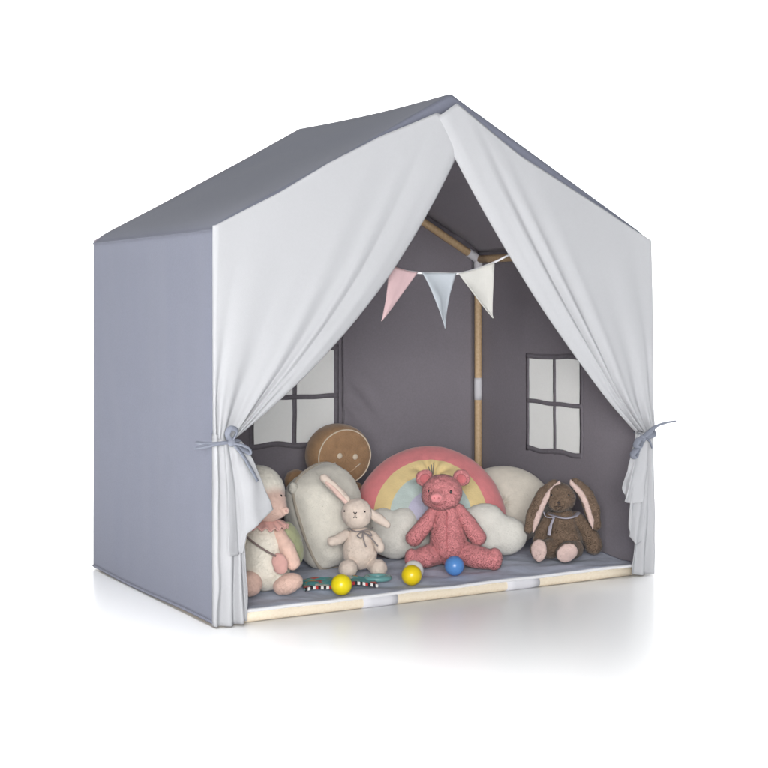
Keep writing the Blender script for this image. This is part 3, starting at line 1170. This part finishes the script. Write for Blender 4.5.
def rainbow():
    t = thing('rainbow_cushion', 'rainbow shaped cushion with puffy white clouds behind the pink pig', 'cushion', (0.785, 0.385, ZM), -0.52)
    red = plush('coral_plush', (0.60, 0.20, 0.21), 0.05)
    yel = plush('butter_plush', (0.70, 0.55, 0.28), 0.04)
    mint = plush('sage_plush', (0.41, 0.48, 0.46), 0.05)
    lil = plush('lilac_plush', (0.42, 0.41, 0.52), 0.05)
    wht = plush('cloud_plush', (0.80, 0.78, 0.72), 0.04)
    rx, rz, th = .204, .215, .17
    rot = Euler((R(-24), 0, 0)).to_matrix()
    base = Vector((0, 0, .082))
    # polar grid whose rings sit on the colour borders
    rings = sorted(set([round(x, 4) for x in np.linspace(0.0, 1.0, 33)] + [.30, .52, .73]))
    na = 90
    V, F, MI = [], [], []
    for s in (-1, 1):
        b = len(V)
        for r in rings:
            for k in range(na + 1):
                a = -0.35 + (math.pi + .70) * k / na
                y = s * th / 2 * max(0, 1 - r ** 2.5) ** .55
                # gathers radiating from the tuft under the crown
                tx, tz = .02, .50
                dx, dz = r * math.cos(a) - tx, r * math.sin(a) - tz
                dd = math.hypot(dx, dz)
                y *= 1 - .34 * math.exp(-(dd / .11) ** 2)
                y += s * .0075 * math.sin(math.atan2(dz, dx) * 9) * math.exp(-((dd - .14) / .12) ** 2)
                y += s * .0025 * math.cos(a * 17) * math.exp(-((r - .52) / .12) ** 2) * max(0, math.sin(a))
                V.append(rot @ Vector((rx * r * math.cos(a), y, rz * r * math.sin(a))) + base)
        nn = na + 1
        for i in range(len(rings) - 1):
            rm = (rings[i] + rings[i + 1]) / 2
            mi = 3 if rm < .30 else 2 if rm < .52 else 1 if rm < .73 else 0
            for k in range(na):
                q = (b + i * nn + k, b + i * nn + k + 1, b + (i + 1) * nn + k + 1, b + (i + 1) * nn + k)
                F.append(q[::-1] if s < 0 else q)
                MI.append(mi)
    me = bpy.data.meshes.new('rainbow_arch')
    me.from_pydata([tuple(v) for v in V], [], F)
    me.update()
    o = link_mesh('rainbow_arch', me, [red, yel, mint, lil], t)
    me.polygons.foreach_set('material_index', MI)
    for v in me.vertices:
        v.co += v.normal * (.0012 * N(v.co.x * 40, v.co.y * 40, v.co.z * 40))
    # thin grey strokes standing in for the shade in the tuft's creases
    c0 = rot @ Vector((.02 * rx + .002, -th / 2 * .66, .54 * rz)) + base
    tubes('tuft', [([c0 + Vector((dx * .3, -.004, 0)), c0 + Vector((dx, -.005, .022 + .006 * k))], .0011) for k, dx in enumerate((-.010, -.002, .004))], material('grey_crease_shade', (0.16, 0.17, 0.20)), o, 6)
    fz = dict(fuzz=FZ * .5, flen=.0013, voxel=.0055, lump=.003, lscale=22, smooth=16)
    blob('cloud', [E((-.095, -.063, .060), (.070, .045, .060)), E((-.125, -.060, .088), (.040, .036, .046)), E((-.070, -.064, .092), (.042, .038, .044)),
                   E((-.045, -.063, .055), (.05, .042, .05)), E((-.150, -.053, .050), (.04, .035, .042))], wht, t, **fz)
    blob('cloud', [E((.120, -.063, .058), (.085, .045, .055)), E((.085, -.066, .088), (.042, .036, .044)), E((.140, -.064, .096), (.056, .040, .050)),
                   E((.196, -.058, .060), (.056, .040, .052)), E((.060, -.063, .055), (.05, .042, .05))], wht, t, **fz)


rainbow()


def gingerbread():
    t = thing('gingerbread_cushion', 'brown smiling gingerbread cushion with white piped edge behind cream cushion', 'cushion', (0.642, 0.630, ZM), 0.06)
    br = plush('ginger_plush', (0.30, 0.185, 0.105), 0.10, 60)
    wh = material('cream_felt', (0.66, 0.57, 0.45), bump=0.3)
    rd = plush('red_scarf', (0.42, 0.07, 0.06), 0.1)
    def disc(shapes, name, par):
        return blob(name, shapes, br, par, voxel=.0045, smooth=14, lump=.0015, fuzz=FZ * .4, flen=.0015)
    hz, r = .249, .086
    lean = R(5)
    # head: thick flat-faced drum with rounded rim
    V, F = [], []
    prof = [(0, -.043), (.4, -.0425), (.7, -.041), (.86, -.0375), (.95, -.031), (1.01, -.019), (1.035, 0), (1.01, .019), (.95, .031), (.86, .0375), (.7, .041), (.4, .0425), (0, .043)]
    # resample profile
    rs = bez([(p[0], p[1], 0) for p in prof], 4)
    na = 72
    rot = Euler((lean, R(6), 0)).to_matrix()
    hb = Vector((0.0, 0, hz))
    def hp(rr, a, y):
        sx, sz = 1.06, .97
        return rot @ Vector((r * rr * math.cos(a) * sx, y + .0015 * N(rr * 4, a * 2, y * 20), r * rr * math.sin(a) * sz)) + hb
    for p in rs:
        for k in range(na):
            V.append(tuple(hp(max(0, p.x), 2 * math.pi * k / na, p.y)))
    for i in range(len(rs) - 1):
        for k in range(na):
            F.append((i * na + k, (i + 1) * na + k, (i + 1) * na + (k + 1) % na, i * na + (k + 1) % na))
    me = bpy.data.meshes.new('head')
    me.from_pydata(V, [], F)
    me.update()
    me = add_fuzz(me, FZ * .4, .0014, .0003)
    h = link_mesh('head', me, br, t)
    ring = [hp(.905, 2 * math.pi * k / 80, -.0365) for k in range(80)]
    tube('icing', ring, .0019, wh, h, 8, closed=True)
    for x in (-.022, .028):
        c = rot @ Vector((x, -.0445, .004)) + hb
        blob('eye', [E(tuple(c), (.0085, .003, .0085), (lean, 0, 0))], wh, h, voxel=.0014, lump=0, smooth=2, fine=0)
    sm = [rot @ Vector((-.034 + .075 * k / 12, -.0445, -.020 - .022 * math.sin(math.pi * k / 12))) + hb for k in range(13)]
    tube('smile', sm, .0016, plush('brown_thread', (0.42, 0.28, 0.17)), h, 6)
    for k, dx in ((0, -.004), (12, .004)):
        tube('smile_end', [sm[k] + Vector((-dx - .004, -.001, -.003)), sm[k] + Vector((dx + .004, -.001, .006))], .0016, wh, h, 6)
    b = disc([E((0, 0, .085), (.075, .036, .085)), E((-.0, 0, .13), (.065, .034, .05))], 'torso', t)
    disc(Cc([(-.05, -.01, .15), (-.11, -.02, .175), (-.150, -.03, .190)], [.034, .034, .032]), 'arm', t)
    disc(Cc([(.05, 0, .14), (.09, 0, .10)], [.034, .032]), 'arm', t)
    disc(Cc([(-.04, -.01, .04), (-.07, -.03, .034)], [.036, .034]), 'leg', t)
    disc(Cc([(.04, -.01, .04), (.07, -.03, .034)], [.036, .034]), 'leg', t)
    blob('scarf', [E((.0, -.02, .150), (.060, .036, .018)), E((.022, -.05, .150), (.022, .012, .016), (0, .3, 0)), E((-.012, -.05, .146), (.022, .012, .016), (0, -.3, 0))], rd, t, voxel=.003, lump=.001)


gingerbread()


# ---- play balls
def ball(name, loc, col, lab, r=.0242):
    m = material(name + '_plastic_' + lab.split()[0], col, rough=0.28, spec=0.5, sss=0.0, mottle=0.02, mscale=60)
    bm = bmesh.new()
    bmesh.ops.create_uvsphere(bm, u_segments=48, v_segments=32, radius=r)
    for v in bm.verts:
        k = abs(v.co.z) / r
        if k < .03:
            v.co *= 1.006      # moulding seam
    bmesh.ops.rotate(bm, verts=bm.verts, cent=(0, 0, 0), matrix=Euler((random.random() * 3, random.random() * 3, 0)).to_matrix())
    me = bpy.data.meshes.new('play_ball')
    bm.to_mesh(me); bm.free()
    o = link_mesh('play_ball', me, m)
    o.location = (loc[0], loc[1], ZM + r - .003)
    o['label'] = lab
    o['category'] = 'ball'
    o['group'] = 'plastic play balls on the mat'
    return o


ball('ball', (.338, .050), (0.83, 0.68, 0.012), 'yellow plastic ball in front of the colourful cloth toy')
ball('ball', (.536, .068), (0.83, 0.62, 0.012), 'yellow plastic ball right in front of the white ball')
ball('ball', (.572, .118), (0.78, 0.76, 0.73), 'white plastic ball mostly hidden by a yellow ball')
ball('ball', (.690, .120), (0.10, 0.27, 0.62), 'blue plastic ball at the feet of the pink pig')


# ---- crinkle cloth book lying open on the mat
def cloth_book():
    t = thing('cloth_book', 'colourful teal cloth baby book lying flat on the mat', 'baby book', (0.37, 0.14, ZM), -0.25)
    m = bpy.data.materials.new('printed_cloth')
    m.use_nodes = True
    nt = m.node_tree
    p = nt.nodes['Principled BSDF']
    p.inputs['Roughness'].default_value = 0.7
    tc = nt.nodes.new('ShaderNodeTexCoord')
    vo = nt.nodes.new('ShaderNodeTexVoronoi')
    vo.inputs['Scale'].default_value = 62
    nt.links.new(tc.outputs['Object'], vo.inputs['Vector'])
    rp = nt.nodes.new('ShaderNodeValToRGB')
    rp.color_ramp.interpolation = 'CONSTANT'
    els = rp.color_ramp.elements
    els[0].position = 0; els[0].color = (0.10, 0.42, 0.43, 1)
    els[1].position = .42; els[1].color = (0.16, 0.50, 0.50, 1)
    for pos, c in ((.62, (.68, .14, .13)), (.72, (.70, .42, .14)), (.80, (.20, .42, .38)), (.92, (.72, .70, .62))):
        e = els.new(pos); e.color = (*c, 1)
    sep = nt.nodes.new('ShaderNodeSeparateColor')
    nt.links.new(vo.outputs['Color'], sep.inputs[0])
    nt.links.new(sep.outputs[0], rp.inputs[0])
    nt.links.new(rp.outputs[0], p.inputs['Base Color'])
    stripes = [material('stripe_black', (.03, .03, .035)), material('stripe_white', (.75, .74, .72)), material('stripe_red', (.5, .05, .05))]

    def page(x0, x1, y0, y1, sk, ph):
        def f(u, v):
            x = lerp(x0, x1, u) + sk * v
            y = lerp(y0, y1, v) + .006 * math.sin(u * 3 + ph)
            z = .006 + .004 * N(u * 2.5, v * 2.5, ph) + .007 * math.sin(math.pi * u) * .6
            return Vector((x, y, z))
        pg = sheet('page', f, 24, 20, m, t, .004)
        # striped edging
        V, F, MI = [], [], []
        nseg = 14
        for i in range(nseg):
            a, b_ = i / nseg, (i + 1) / nseg
            q0, q1 = f(a, 0), f(b_, 0)
            b = len(V)
            for q in (q0, q1):
                V += [tuple(q + Vector((0, -.005, -.0035))), tuple(q + Vector((0, -.005, .0032))), tuple(q + Vector((0, .002, .0032)))]
            F += [(b, b + 3, b + 4, b + 1), (b + 1, b + 4, b + 5, b + 2)]
            mi = (0, 1, 0, 1, 2)[i % 5]
            MI += [mi, mi]
        me = bpy.data.meshes.new('striped_edging')
        me.from_pydata(V, [], F)
        me.update()
        link_mesh('striped_edging', me, stripes, pg, False)
        me.polygons.foreach_set('material_index', MI)
    page(-.085, .004, -.055, .045, .012, 0.3)
    page(.008, .092, -.035, .052, .010, 1.7)
    ring = [(.112 + .026 * math.cos(a), .030 + .024 * math.sin(a), .008) for a in [2 * math.pi * k / 32 for k in range(32)]]
    tube('teether', ring, .008, material('teal_plastic', (0.16, 0.36, 0.36), rough=0.25, spec=0.5), t, 12, 0.8, closed=True)


cloth_book()
